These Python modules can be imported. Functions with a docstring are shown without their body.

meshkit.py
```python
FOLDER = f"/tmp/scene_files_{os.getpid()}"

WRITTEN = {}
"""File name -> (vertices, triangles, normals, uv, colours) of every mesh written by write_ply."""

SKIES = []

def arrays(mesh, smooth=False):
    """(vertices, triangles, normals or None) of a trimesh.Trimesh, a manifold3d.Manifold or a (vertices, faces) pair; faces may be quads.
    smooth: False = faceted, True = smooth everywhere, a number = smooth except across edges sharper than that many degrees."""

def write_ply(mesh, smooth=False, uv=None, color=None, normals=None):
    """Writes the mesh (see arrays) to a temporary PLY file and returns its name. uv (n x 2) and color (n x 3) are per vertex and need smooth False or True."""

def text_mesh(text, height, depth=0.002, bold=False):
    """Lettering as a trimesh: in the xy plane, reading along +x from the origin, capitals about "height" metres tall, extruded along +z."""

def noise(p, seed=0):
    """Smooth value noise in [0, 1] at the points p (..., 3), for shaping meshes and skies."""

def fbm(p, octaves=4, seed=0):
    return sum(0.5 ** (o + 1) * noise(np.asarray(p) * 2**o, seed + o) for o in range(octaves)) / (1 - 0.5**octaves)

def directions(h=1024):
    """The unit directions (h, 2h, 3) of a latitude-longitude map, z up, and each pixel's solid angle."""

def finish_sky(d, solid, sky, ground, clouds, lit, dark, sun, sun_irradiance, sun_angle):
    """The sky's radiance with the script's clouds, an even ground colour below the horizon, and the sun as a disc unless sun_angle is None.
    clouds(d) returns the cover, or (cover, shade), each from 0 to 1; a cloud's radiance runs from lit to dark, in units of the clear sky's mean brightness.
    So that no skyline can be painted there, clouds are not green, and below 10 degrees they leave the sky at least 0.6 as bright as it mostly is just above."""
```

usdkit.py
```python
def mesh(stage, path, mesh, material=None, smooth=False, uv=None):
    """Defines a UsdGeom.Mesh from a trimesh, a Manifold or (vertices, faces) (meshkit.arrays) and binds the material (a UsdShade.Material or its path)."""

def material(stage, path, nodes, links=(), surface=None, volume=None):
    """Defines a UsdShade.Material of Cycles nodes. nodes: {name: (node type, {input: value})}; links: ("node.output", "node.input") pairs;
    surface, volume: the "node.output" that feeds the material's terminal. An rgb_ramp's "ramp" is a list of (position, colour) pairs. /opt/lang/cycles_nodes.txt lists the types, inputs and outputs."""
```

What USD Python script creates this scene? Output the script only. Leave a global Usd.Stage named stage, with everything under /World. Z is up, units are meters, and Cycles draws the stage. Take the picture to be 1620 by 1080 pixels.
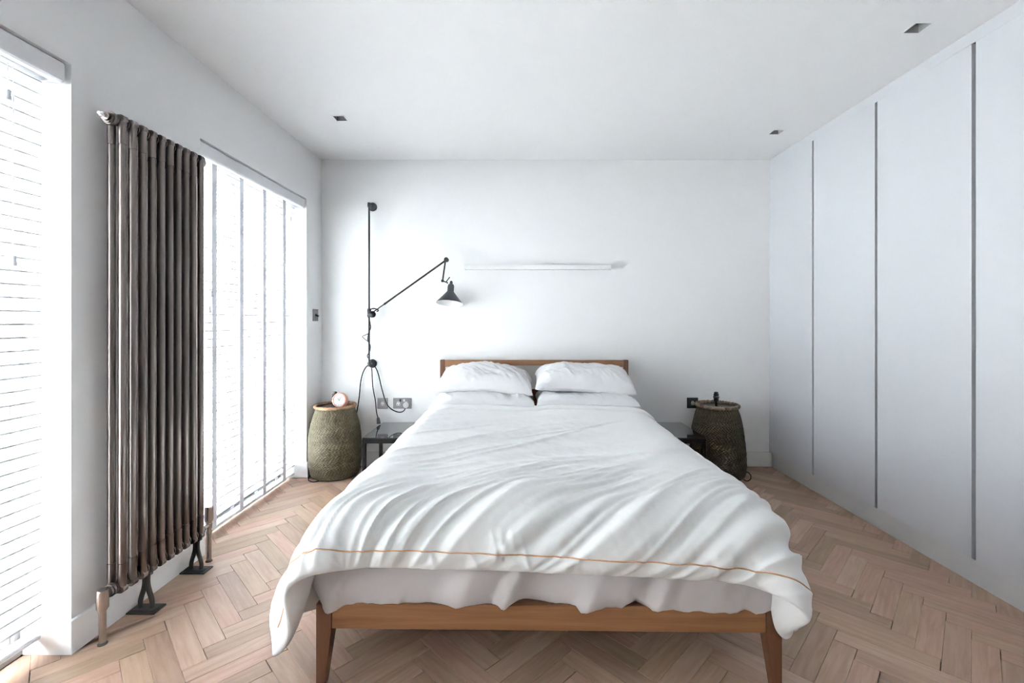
import math, random
import numpy as np
import trimesh, manifold3d as m3
import scipy.ndimage as ndi
from scipy.interpolate import CubicSpline, RegularGridInterpolator
from shapely.geometry import Polygon, box as sbox
from shapely import affinity, union_all
from pxr import Usd, UsdGeom, UsdLux, UsdShade, Gf, Sdf, Vt
import usdkit, meshkit

stage = Usd.Stage.CreateInMemory()
UsdGeom.SetStageUpAxis(stage, 'Z')
UsdGeom.SetStageMetersPerUnit(stage, 1.0)
UsdGeom.Xform.Define(stage, '/World')
UsdGeom.Scope.Define(stage, '/World/Looks')
random.seed(5)
RNG = np.random.default_rng(5)
M = {}

# ------------------------------------------------------------------ camera, sky, exposure
CAM_H, FPX = 1.143, 720.0
cam = UsdGeom.Camera.Define(stage, '/World/camera')
cam.AddTranslateOp().Set(Gf.Vec3d(0, 0, CAM_H))
cam.AddRotateXOp().Set(90.0)
cam.CreateHorizontalApertureAttr(36.0)
cam.CreateVerticalApertureAttr(24.0)
cam.CreateFocalLengthAttr(36.0 * FPX / 1620)
cam.CreateHorizontalApertureOffsetAttr(-10 / 1620 * 36.0)
cam.CreateVerticalApertureOffsetAttr(-34 / 1620 * 36.0)
cam.CreateClippingRangeAttr(Gf.Vec2f(0.05, 200))
cam.CreateExposureAttr(1.7)

# even overcast daylight
dome = UsdLux.DomeLight.Define(stage, '/World/sky')
dome.CreateIntensityAttr(7.0)
dome.CreateColorAttr(Gf.Vec3f(0.93, 0.97, 1.0))


# ------------------------------------------------------------------ materials
def mat(name, nodes, links, surface='p.BSDF'):
    M[name] = usdkit.material(stage, '/World/Looks/' + name, nodes, links, surface=surface)
    return M[name]


def plain(name, color, rough=0.5, metallic=0.0, spec=0.5, bump=0.0, scale=200.0, coat=0.0, vary=0.0, vscale=3.0, sheen=0.0):
    n = {'p': ('principled_bsdf', {'base_color': color, 'roughness': rough, 'metallic': metallic, 'specular_ior_level': spec, 'coat_weight': coat, 'sheen_weight': sheen})}
    l = []
    n['tc'] = ('texture_coordinate', {})
    if bump:
        n['nz'] = ('noise_texture', {'scale': scale, 'detail': 3.0})
        n['b'] = ('bump', {'strength': bump, 'distance': 0.001})
        l += [('tc.object', 'nz.vector'), ('nz.fac', 'b.height'), ('b.normal', 'p.normal')]
    if vary:
        n['vn'] = ('noise_texture', {'scale': vscale, 'detail': 3.0})
        n['rm'] = ('rgb_ramp', {'ramp': [(0.3, tuple(c * (1 - vary) for c in color)), (0.7, tuple(min(1, c * (1 + vary)) for c in color))]})
        l += [('tc.object', 'vn.vector'), ('vn.fac', 'rm.fac'), ('rm.color', 'p.base_color')]
    return mat(name, n, l)


plain('wall_paint', (0.88, 0.885, 0.89), 0.75, spec=0.25, bump=0.08, scale=260)
plain('ceiling_paint', (0.91, 0.915, 0.92), 0.85, spec=0.2, bump=0.05, scale=260)
plain('trim_paint', (0.86, 0.86, 0.865), 0.35, spec=0.4)
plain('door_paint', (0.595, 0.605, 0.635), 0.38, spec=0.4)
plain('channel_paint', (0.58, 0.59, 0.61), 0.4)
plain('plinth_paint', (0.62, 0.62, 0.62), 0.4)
plain('upvc', (0.86, 0.87, 0.89), 0.3)
plain('cord_white', (0.80, 0.80, 0.82), 0.7)
plain('tassel_grey', (0.62, 0.63, 0.65), 0.4)
plain('dark_gap', (0.035, 0.028, 0.022), 0.9)
plain('threshold_metal', (0.30, 0.30, 0.31), 0.4, metallic=0.7)
plain('patio_stone', (0.84, 0.83, 0.81), 0.9, vary=0.15, vscale=1.2)
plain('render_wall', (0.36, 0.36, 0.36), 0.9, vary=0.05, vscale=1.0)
plain('black_metal', (0.010, 0.011, 0.0125), 0.42, bump=0.05)
plain('shade_grey', (0.034, 0.039, 0.044), 0.5)
plain('shade_inside', (0.88, 0.88, 0.88), 0.6)
plain('black_flex', (0.011, 0.012, 0.014), 0.65)
plain('black_plastic', (0.006, 0.006, 0.0065), 0.38)
plain('white_plastic', (0.70, 0.70, 0.70), 0.3)
plain('steel_plate', (0.24, 0.24, 0.25), 0.38, metallic=0.7)
plain('dark_steel_plate', (0.15, 0.15, 0.155), 0.34, metallic=0.85)
plain('chrome', (0.86, 0.86, 0.87), 0.12, metallic=1.0)
plain('nickel', (0.42, 0.38, 0.35), 0.2, metallic=1.0)
plain('foot_iron', (0.055, 0.052, 0.052), 0.45, metallic=0.6)
plain('table_black', (0.012, 0.013, 0.014), 0.07, spec=0.7, coat=0.6)
plain('table_frame', (0.007, 0.007, 0.0075), 0.5, spec=0.2)
plain('copper_pink', (0.56, 0.26, 0.19), 0.35, metallic=0.45)
plain('clock_face', (0.50, 0.50, 0.50), 0.5)
plain('lid_dark', (0.060, 0.042, 0.034), 0.6, vary=0.3, vscale=20)
plain('downlight_grey', (0.34, 0.34, 0.35), 0.45)
plain('downlight_lens', (0.10, 0.10, 0.105), 0.25)
plain('orange_thread', (0.60, 0.34, 0.18), 0.8)
mat('bulb_glass', {'p': ('principled_bsdf', {'base_color': (0.9, 0.9, 0.9), 'roughness': 0.3, 'transmission_weight': 0.4})}, [])
mat('glass', {'t': ('transparent_bsdf', {'color': (0.97, 0.98, 0.98)}), 'g': ('glossy_bsdf', {'color': (1, 1, 1), 'roughness': 0.0}),
              'f': ('layer_weight', {'blend': 0.5}), 'w': ('math', {'math_type': 'power', 'value2': 5.0}), 'k': ('math', {'math_type': 'multiply_add', 'value2': 0.5, 'value3': 0.03}), 'm': ('mix_closure', {})},
    [('f.facing', 'w.value1'), ('w.value', 'k.value1'), ('k.value', 'm.fac'), ('t.BSDF', 'm.closure1'), ('g.BSDF', 'm.closure2')], surface='m.closure')


def cloth(name, color, bump=0.15, trans=0.0):
    n = {'tc': ('texture_coordinate', {}), 'n1': ('noise_texture', {'scale': 55.0, 'detail': 4.0, 'roughness': 0.6}), 'n2': ('noise_texture', {'scale': 900.0, 'detail': 1.0}),
         'mx': ('mix_float', {'fac': 0.25}), 'b': ('bump', {'strength': bump, 'distance': 0.004}),
         'p': ('principled_bsdf', {'base_color': color, 'roughness': 0.9, 'specular_ior_level': 0.15, 'sheen_weight': 0.15})}
    l = [('tc.object', 'n1.vector'), ('tc.object', 'n2.vector'), ('n1.fac', 'mx.a'), ('n2.fac', 'mx.b'), ('mx.result', 'b.height'), ('b.normal', 'p.normal')]
    return mat(name, n, l)


cloth('duvet_cotton', (0.83, 0.832, 0.828))
cloth('pillow_cotton', (0.78, 0.78, 0.79))
cloth('sheet_cotton', (0.66, 0.63, 0.63))
mat('slat_grey', {'p': ('principled_bsdf', {'base_color': (0.66, 0.67, 0.69), 'roughness': 0.4})}, [])
mat('slat_white', {'p': ('principled_bsdf', {'base_color': (0.80, 0.80, 0.83), 'roughness': 0.35, 'specular_ior_level': 0.4})}, [])
mat('tape_cloth', {'p': ('diffuse_bsdf', {'color': (0.84, 0.85, 0.88)}), 't': ('translucent_bsdf', {'color': (0.6, 0.62, 0.68)}), 'm': ('mix_closure', {'fac': 0.15})},
    [('p.BSDF', 'm.closure1'), ('t.BSDF', 'm.closure2')], surface='m.closure')


def wood(name, dark, mid, light, rough=0.42, along=2.0, across=38.0, spec=0.45):
    n = {'tc': ('texture_coordinate', {}), 'oi': ('object_info', {}), 'mul': ('math', {'math_type': 'multiply', 'value2': 37.0}), 'cx': ('combine_xyz', {}),
         'ad': ('vector_math', {'math_type': 'add'}), 'mp': ('mapping', {'scale': (along, across, across)}), 'n': ('noise_texture', {'scale': 1.0, 'detail': 5.0, 'roughness': 0.6, 'distortion': 0.6}),
         'r': ('rgb_ramp', {'ramp': [(0.25, dark), (0.5, mid), (0.78, light)]}), 'b': ('bump', {'strength': 0.12, 'distance': 0.001}),
         'p': ('principled_bsdf', {'roughness': rough, 'specular_ior_level': spec})}
    l = [('oi.random', 'mul.value1'), ('mul.value', 'cx.x'), ('mul.value', 'cx.y'), ('tc.object', 'ad.vector1'), ('cx.vector', 'ad.vector2'), ('ad.vector', 'mp.vector'), ('mp.vector', 'n.vector'),
         ('n.fac', 'r.fac'), ('r.color', 'p.base_color'), ('n.fac', 'b.height'), ('b.normal', 'p.normal')]
    return mat(name, n, l)


wood('oak_x', (0.190, 0.082, 0.035), (0.265, 0.122, 0.054), (0.335, 0.168, 0.080))
wood('walnut_end', (0.090, 0.034, 0.015), (0.128, 0.052, 0.024), (0.17, 0.075, 0.036), along=30, across=3)
PARQ = [((0.385, 0.262, 0.190), (0.475, 0.335, 0.252), (0.550, 0.408, 0.318)),
        ((0.400, 0.262, 0.196), (0.490, 0.338, 0.262), (0.560, 0.410, 0.330)),
        ((0.350, 0.235, 0.168), (0.435, 0.305, 0.226), (0.510, 0.376, 0.290)),
        ((0.420, 0.292, 0.220), (0.505, 0.366, 0.284), (0.575, 0.440, 0.352)),
        ((0.350, 0.244, 0.172), (0.425, 0.306, 0.222), (0.490, 0.370, 0.280)),
        ((0.395, 0.276, 0.190), (0.480, 0.346, 0.250), (0.548, 0.414, 0.316))]
for i, (a, b, c) in enumerate(PARQ):
    a, b, c = [(x[0] * .87 * (1, 1.03, .93, 1.04, .92, 1)[i], x[1] * .82 * (1, 1.0, .93, 1.05, .94, 1)[i], x[2] * .79 * (1, 1.0, .94, 1.04, .92, 1)[i]) for x in (a, b, c)]
    wood('parquet_oak_%d' % i, a, b, c, rough=0.43, along=5.0, across=55.0, spec=0.4)

# raw lacquered steel of the radiator: brown-grey with faint vertical streaks
mat('radiator_steel', {'tc': ('texture_coordinate', {}), 'mp': ('mapping', {'scale': (45, 45, 2.2)}), 'n': ('noise_texture', {'scale': 1.0, 'detail': 4.0}),
                       'r': ('rgb_ramp', {'ramp': [(0.25, (0.110, 0.090, 0.081)), (0.55, (0.170, 0.147, 0.136)), (0.8, (0.235, 0.21, 0.197))]}),
                       'p': ('principled_bsdf', {'roughness': 0.27, 'metallic': 0.92, 'coat_weight': 0.35, 'coat_roughness': 0.12})},
    [('tc.object', 'mp.vector'), ('mp.vector', 'n.vector'), ('n.fac', 'r.fac'), ('r.color', 'p.base_color')])


def weave_mat(name, dark, mid, light):
    n = {'at': ('attribute', {'attribute': 'weave'}), 'tc': ('texture_coordinate', {}), 'mp': ('mapping', {'scale': (4, 4, 14)}), 'n': ('noise_texture', {'scale': 1.6, 'detail': 4.0, 'roughness': 0.65}),
         'n2': ('noise_texture', {'scale': 60.0, 'detail': 2.0}), 'm': ('mix_float', {'fac': 0.62}), 'm2': ('mix_float', {'fac': 0.25}),
         'r': ('rgb_ramp', {'ramp': [(0.25, dark), (0.5, mid), (0.75, light)]}), 'p': ('principled_bsdf', {'roughness': 0.6, 'specular_ior_level': 0.35})}
    l = [('tc.object', 'mp.vector'), ('mp.vector', 'n.vector'), ('tc.object', 'n2.vector'), ('at.fac', 'm.a'), ('n.fac', 'm.b'), ('m.result', 'm2.a'), ('n2.fac', 'm2.b'), ('m2.result', 'r.fac'), ('r.color', 'p.base_color')]
    return mat(name, n, l)


weave_mat('weave_olive', (0.026, 0.019, 0.009), (0.098, 0.080, 0.046), (0.215, 0.190, 0.125))
weave_mat('weave_brown', (0.012, 0.008, 0.005), (0.052, 0.037, 0.023), (0.12, 0.095, 0.062))
plain('rim_tan', (0.32, 0.175, 0.095), 0.6, vary=0.45, vscale=22)
plain('rim_brown', (0.20, 0.14, 0.095), 0.6, vary=0.55, vscale=26)


# ------------------------------------------------------------------ helpers
used = set()


def numbered(parent, name):
    k, p = 0, f'{parent}/{name}'
    while p in used:
        k += 1
        p = f'{parent}/{name}_{k:03d}'
    used.add(p)
    return p


def data(prim, **kw):
    for k, v in kw.items():
        if v:
            prim.SetCustomDataByKey(k, v)


def thing(name, label, cat, loc=(0, 0, 0), rotz=0.0, group=None, kind=None):
    x = UsdGeom.Xform.Define(stage, numbered('/World', name))
    x.AddTranslateOp().Set(Gf.Vec3d(*map(float, loc)))
    if rotz:
        x.AddRotateZOp().Set(float(rotz))
    data(x.GetPrim(), label=label, category=cat, group=group, kind=kind)
    return x.GetPrim()


def obj(name, mesh, m, parent=None, smooth=30, loc=None, rotz=None, **kw):
    base = str(parent.GetPath()) if parent else '/World'
    o = usdkit.mesh(stage, numbered(base, name), mesh, M[m], smooth=smooth)
    if loc is not None:
        o.AddTranslateOp().Set(Gf.Vec3d(*map(float, loc)))
    if rotz is not None:
        o.AddRotateZOp().Set(float(rotz))
    data(o.GetPrim(), **kw)
    return o.GetPrim()


def struct(name, mesh, m, label=None, smooth=30):
    return obj(name, mesh, m, smooth=smooth, kind='structure', label=label)


def cat(*ms):
    return trimesh.util.concatenate([x for x in ms])


def bx(x0, x1, y0, y1, z0, z1, c=0.0):
    """A box with chamfered edges."""
    if c <= 0:
        b = trimesh.creation.box((x1 - x0, y1 - y0, z1 - z0))
        b.apply_translation(((x0 + x1) / 2, (y0 + y1) / 2, (z0 + z1) / 2))
        return b
    lo, hi, pts = np.array([x0, y0, z0]), np.array([x1, y1, z1]), []
    for s in np.ndindex(2, 2, 2):
        p = np.where(np.array(s) == 0, lo, hi)
        d = np.where(np.array(s) == 0, 1, -1)
        for k in range(3):
            q = p + d * c
            q[k] = p[k]
            pts.append(q)
    return trimesh.convex.convex_hull(np.array(pts))


def hull(pts):
    return trimesh.convex.convex_hull(np.array(pts, float))


def cyl(a, b, r, n=24, r2=None):
    """A capped cylinder or cone from a to b."""
    return lathe([(0, 0), (r, 0), (r2 if r2 is not None else r, 1), (0, 1)], n, a, b)


def lathe(profile, n=48, a=None, b=None):
    """Revolves (radius, height) about z; with a, b the heights run from a (0) to b (1)."""
    prof = np.array(profile, float)
    ang = np.arange(n) * 2 * np.pi / n
    v = np.stack([prof[:, 0][:, None] * np.cos(ang), prof[:, 0][:, None] * np.sin(ang), np.repeat(prof[:, 1][:, None], n, 1)], -1)
    if a is not None:
        a, b = np.array(a, float), np.array(b, float)
        ax = b - a
        t = ax / np.linalg.norm(ax)
        u = np.cross(t, [0, 0, 1.0] if abs(t[2]) < 0.9 else [1.0, 0, 0])
        u /= np.linalg.norm(u)
        w = np.cross(t, u)
        v = a + v[..., :1] * u + v[..., 1:2] * w + v[..., 2:3] * ax
    k = len(prof)
    i, j = np.meshgrid(np.arange(k - 1), np.arange(n), indexing='ij')
    q = np.stack([i * n + j, i * n + (j + 1) % n, (i + 1) * n + (j + 1) % n, (i + 1) * n + j], -1).reshape(-1, 4)
    m = trimesh.Trimesh(v.reshape(-1, 3), np.vstack([q[:, [0, 1, 2]], q[:, [0, 2, 3]]]), process=False)
    m.merge_vertices()
    m.update_faces(m.nondegenerate_faces())
    m.fix_normals()
    return m


def ball(c, r, n=2):
    m = trimesh.creation.icosphere(n, r)
    m.apply_translation(c)
    return m


def spline(pts, n=60):
    p = np.array(pts, float)
    t = np.r_[0, np.cumsum(np.linalg.norm(np.diff(p, axis=0), axis=1))]
    return CubicSpline(t, p)(np.linspace(0, t[-1], n))


def tube(pts, r, sides=10):
    p = np.array(pts, float)
    t = np.gradient(p, axis=0)
    t /= np.linalg.norm(t, axis=1, keepdims=True)
    u = np.cross(t[0], [0, 0, 1.0] if abs(t[0][2]) < 0.9 else [1.0, 0, 0])
    rings = []
    ang = np.arange(sides) * 2 * np.pi / sides
    rr = np.broadcast_to(r, (len(p),))
    for k in range(len(p)):
        u = u - t[k] * (u @ t[k])
        u /= np.linalg.norm(u)
        w = np.cross(t[k], u)
        rings.append(p[k] + rr[k] * (np.cos(ang)[:, None] * u + np.sin(ang)[:, None] * w))
    v = np.vstack(rings + [p[:1], p[-1:]])
    n = len(p)
    i, j = np.meshgrid(np.arange(n - 1), np.arange(sides), indexing='ij')
    q = np.stack([i * sides + j, i * sides + (j + 1) % sides, (i + 1) * sides + (j + 1) % sides, (i + 1) * sides + j], -1).reshape(-1, 4)
    f = [*q[:, [0, 1, 2]], *q[:, [0, 2, 3]]]
    for j in range(sides):
        f.append([n * sides, (j + 1) % sides, j])
        f.append([n * sides + 1, (n - 1) * sides + j, (n - 1) * sides + (j + 1) % sides])
    return trimesh.Trimesh(v, np.array(f), process=False)


def man(t):
    return m3.Manifold(m3.Mesh(np.asarray(t.vertices, np.float32), np.asarray(t.faces, np.uint32)))


def union(ts):
    return m3.Manifold.batch_boolean([man(t) for t in ts], m3.OpType.Add)


def minus(t, ts):
    return man(t) - union(ts)


# ------------------------------------------------------------------ the room
XL, XR, YB, YF, HC = -1.538, 1.963, 3.56, -1.0, 2.394
XO = -1.80                                   # outer face of the window wall
XW = 2.56                                    # real wall behind the wardrobe
W1, W2, WT = (0.46, 1.566), (2.200, 3.306), 2.022
W3, S3, T3 = (-0.85, -0.40), 1.05, 1.80      # small window behind the viewpoint   # window openings (y range) and head height
struct('wall_back', bx(XO, XW + 0.15, YB, YB + 0.15, -0.1, HC), 'wall_paint')
struct('wall_front', bx(XO, XW + 0.15, YF - 0.15, YF, -0.1, HC), 'wall_paint')
struct('wall_right', bx(XW, XW + 0.15, YF, YB, -0.1, HC), 'wall_paint')
wl = minus(bx(XO, XL, YF, YB, -0.1, HC), [bx(XO - 0.1, XL + 0.1, *w, -0.09, WT) for w in (W1, W2)] + [bx(XO - 0.1, XL + 0.1, *W3, S3, T3)])
struct('wall_left', wl, 'wall_paint')
LIGHTS = [(-1.106, 2.824), (1.719, 3.033), (1.71, 1.950)]
HS = 0.036
holes = [bx(x - HS, x + HS, y - HS, y + HS, HC - 0.1, HC + 0.4) for x, y in LIGHTS]
struct('ceiling', minus(bx(XO, XW + 0.15, YF - 0.15, YB + 0.15, HC, HC + 0.14), holes), 'ceiling_paint')
struct('roof_deck', bx(XO, XW + 0.15, YF - 0.15, YB + 0.15, HC + 0.26, HC + 0.30), 'ceiling_paint', label='timber deck over the ceiling void')
SK = 0.115


def skirt(axis, a, b, w, side):
    """Square-topped baseboard 15 mm thick with a small chamfer: along x or y from a to b, on the wall at w."""
    t = 0.015 * side
    lo, hi = min(w, w + t), max(w, w + t)
    return bx(a, b, lo, hi, 0.0, SK, 0.002) if axis == 'x' else bx(lo, hi, a, b, 0.0, SK, 0.002)


struct('baseboard_back', skirt('x', XL, XR + 0.012, YB, -1), 'trim_paint')
bl = [skirt('y', W1[1], W2[0], XL, 1), skirt('y', W2[1], YB, XL, 1), skirt('y', YF, W1[0], XL, 1)]
struct('baseboard_left', union(bl), 'trim_paint')
struct('baseboard_left_return', union([bx(-1.70, XL + 0.015, W1[1] - 0.015, W1[1] + 0.004, 0, SK, 0.002), bx(-1.70, XL + 0.015, W2[0] - 0.004, W2[0] + 0.015, 0, SK, 0.002)]), 'trim_paint')
struct('baseboard_corner_return', bx(-1.70, XL + 0.015, W2[1] - 0.015, W2[1] + 0.004, 0, SK, 0.002), 'trim_paint')
struct('patio', bx(-14, XO, -10, 22, -0.16, -0.06), 'patio_stone', label='pale paved ground outside the windows')


# ---- glazed doors in the two openings
def glazed(name, y0, y1, label):
    w = UsdGeom.Xform.Define(stage, numbered('/World', name)).GetPrim()
    data(w, kind='structure', label=label)
    x0, x1, s, ym = -1.775, -1.705, 0.055, (y0 + y1) / 2
    obj('window_frame', union([bx(x0, x1, y0, y0 + 0.03, 0.0, WT, .003), bx(x0, x1, y1 - 0.03, y1, 0.0, WT, .003), bx(x0, x1, y0, y1, WT - 0.04, WT, .003)]), 'upvc', w)
    obj('threshold', bx(-1.80, -1.69, y0, y1, 0.0, 0.022, .003), 'threshold_metal', w)
    for a, b in ((y0 + 0.03, ym - 0.002), (ym + 0.002, y1 - 0.03)):
        lo, hi = 0.024, WT - 0.042
        leaf = obj('casement', union([bx(x0 + .01, x1 - .008, a, a + s, lo, hi, .004), bx(x0 + .01, x1 - .008, b - s, b, lo, hi, .004), bx(x0 + .01, x1 - .008, a, b, lo, lo + 0.09, .004), bx(x0 + .01, x1 - .008, a, b, hi - s, hi, .004)]), 'upvc', w)
        obj('pane', bx(-1.745, -1.739, a + s - .004, b - s + .004, lo + 0.086, hi - s + .004), 'glass', leaf, smooth=False)


glazed('window_1', *W1, 'white glazed doors behind the near blind at the left edge')
glazed('window_2', *W2, 'white glazed doors behind the far blind')

w3 = UsdGeom.Xform.Define(stage, numbered('/World', 'window_3')).GetPrim()
data(w3, kind='structure', label='small white window without a blind, behind the viewpoint')
obj('window_frame', minus(bx(-1.775, -1.705, *W3, S3, T3, .003), [bx(-1.9, -1.6, W3[0] + .05, W3[1] - .05, S3 + .05, T3 - .05)]), 'upvc', w3)
obj('pane', bx(-1.745, -1.739, W3[0] + .046, W3[1] - .046, S3 + .046, T3 - .046), 'glass', w3, smooth=False)
obj('window_sill', bx(-1.70, XL + 0.03, W3[0] + .001, W3[1] - .001, S3, S3 + 0.02, .003), 'trim_paint', w3)

# pale garden wall facing the windows
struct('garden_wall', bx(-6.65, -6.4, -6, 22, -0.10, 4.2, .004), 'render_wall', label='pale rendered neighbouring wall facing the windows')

# ---- herringbone parquet: 350 x 70 mm oak blocks at 45 degrees
floor = UsdGeom.Xform.Define(stage, numbered('/World', 'floor')).GetPrim()
data(floor, kind='structure', label='washed oak herringbone parquet floor')
obj('subfloor', bx(XO, XW, YF, YB, -0.10, -0.009), 'dark_gap', floor)
room = union_all([sbox(XL, YF, XR + 0.03, YB), sbox(-1.69, W1[0], XL, W1[1]), sbox(-1.69, W2[0], XL, W2[1])])
BW, BL, FX0, FY0 = 0.070, 5, -1.0485, 0.048
E45 = BW / math.sqrt(2)
seen = Polygon([(690, 640), (560, 755), (490, 840), (428, 1005), (500, 1000), (503, 960), (1175, 970), (1200, 1030), (1276, 975), (1190, 840), (1030, 655)])
frame = sbox(0, 0, 1620, 1080)
blocks = []
for r in range(-100, 101):
    for m in range(-22, 23):
        for kind in (0, 1):
            if kind == 0:
                u0, v0, du, dv = r + 10 * m, r, BL, 1
            else:
                u0, v0, du, dv = r, r - 9 + 10 * m, 1, BL
            cu, cv = u0 + du / 2, v0 + dv / 2
            cx, cy = FX0 + (cu - cv) * E45, FY0 + (cu + cv) * E45
            if not (-2.1 < cx < 2.3 and YF - 0.4 < cy < YB + 0.4):
                continue
            L = BL * BW / 2 - random.choice([0.0004, 0.0006, 0.0010, 0.0016, 0.0024])
            Wd = BW / 2 - random.choice([0.0002, 0.0003, 0.0005])
            off = random.uniform(-0.0006, 0.0006)
            ang = math.pi / 4 if kind == 0 else 3 * math.pi / 4
            p = affinity.translate(affinity.rotate(sbox(-L + off, -Wd, L + off, Wd), ang, origin=(0, 0), use_radians=True), cx, cy)
            q = p.intersection(room)
            if q.is_empty or q.area < 2e-5:
                continue
            for g in (q.geoms if hasattr(q, 'geoms') else [q]):
                if g.geom_type != 'Polygon' or g.area < 2e-5:
                    continue
                pts = np.array(g.exterior.coords)
                area = 0.0
                if pts[:, 1].min() > 0.4:
                    px = Polygon(np.stack([820 + FPX * pts[:, 0] / pts[:, 1], 506 + FPX * CAM_H / pts[:, 1]], 1)).buffer(0)
                    area = px.intersection(frame).difference(seen).area
                blocks.append((area, g, cx, cy, ang))
blocks.sort(key=lambda b: -b[0])


def block_mesh(poly, cx, cy, ang, lift):
    """One block in its own coordinates (x along the grain) with a chamfered upper edge."""
    loc = affinity.rotate(affinity.translate(poly, -cx, -cy), -ang, origin=(0, 0), use_radians=True).simplify(1e-5)
    top = loc.buffer(-0.0007, join_style=2)
    o = np.array(loc.exterior.coords)[:-1]
    if top.is_empty or top.geom_type != 'Polygon' or len(top.exterior.coords) != len(loc.exterior.coords):
        i = o * 0.98 + o.mean(0) * 0.02
    else:
        i = np.array(top.exterior.coords)[:-1]
        i = np.roll(i, -int(np.argmin(np.linalg.norm(i - o[0], axis=1))), axis=0)
    n = len(o)
    v = np.vstack([np.c_[i, np.full(n, lift)], np.c_[o, np.full(n, lift - 0.0007)], np.c_[o, np.full(n, -0.012)]])
    ccw = np.sum(o[:, 0] * np.roll(o[:, 1], -1) - np.roll(o[:, 0], -1) * o[:, 1]) > 0
    f = [[0, k, k + 1] for k in range(1, n - 1)]
    for a, b in ((0, 1), (1, 2)):
        for k in range(n):
            l = (k + 1) % n
            f += [[a * n + k, b * n + k, b * n + l], [a * n + k, b * n + l, a * n + l]]
    f = np.array(f)
    return trimesh.Trimesh(v, f if ccw else f[:, ::-1], process=False)


rest = {}
for k, (area, g, cx, cy, ang) in enumerate(blocks):
    mi = random.choices(range(6), [5, 4, 4, 3, 3, 3])[0]
    msh = block_mesh(g, cx, cy, ang, random.uniform(-0.0004, 0.0))
    if k < 300 and area > 0:
        obj('parquet_block', msh, 'parquet_oak_%d' % mi, floor, smooth=False, loc=(cx, cy, 0), rotz=math.degrees(ang))
    else:
        q = trimesh.transformations.rotation_matrix(ang, (0, 0, 1))
        q[:2, 3] = cx, cy
        # turned by one quarter so the shared grain axis fits each half of the pattern
        rest.setdefault(ang < 1.5, []).append(msh.apply_transform(q))
for up, ms in rest.items():
    T = trimesh.transformations.rotation_matrix(-(math.pi / 4 if up else 3 * math.pi / 4), (0, 0, 1))
    obj('parquet', cat(*ms).apply_transform(T), 'parquet_oak_0', floor, smooth=False, rotz=45 if up else 135, kind='stuff', label='remaining oak parquet blocks under the bed and by the walls')


# ------------------------------------------------------------------ fitted wardrobe along the right side
wd = thing('fitted_wardrobe', 'white fitted wardrobe with tall flat doors along the right wall', 'wardrobe')
DY = [3.545, 3.033, 2.497, 1.962, 1.430, 0.900]
DZ0, DZ1, GAP = 0.112, 2.337, 0.018
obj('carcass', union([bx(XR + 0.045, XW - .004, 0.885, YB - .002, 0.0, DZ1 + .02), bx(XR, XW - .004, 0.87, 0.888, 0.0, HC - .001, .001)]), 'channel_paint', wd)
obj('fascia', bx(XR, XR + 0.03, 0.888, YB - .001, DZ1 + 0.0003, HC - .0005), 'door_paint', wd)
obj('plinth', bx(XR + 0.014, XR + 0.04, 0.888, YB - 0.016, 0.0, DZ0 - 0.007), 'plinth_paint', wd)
obj('scribe_strip', bx(XR, XR + 0.022, YB - 0.016, YB - .001, DZ0, DZ1), 'door_paint', wd)
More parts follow.
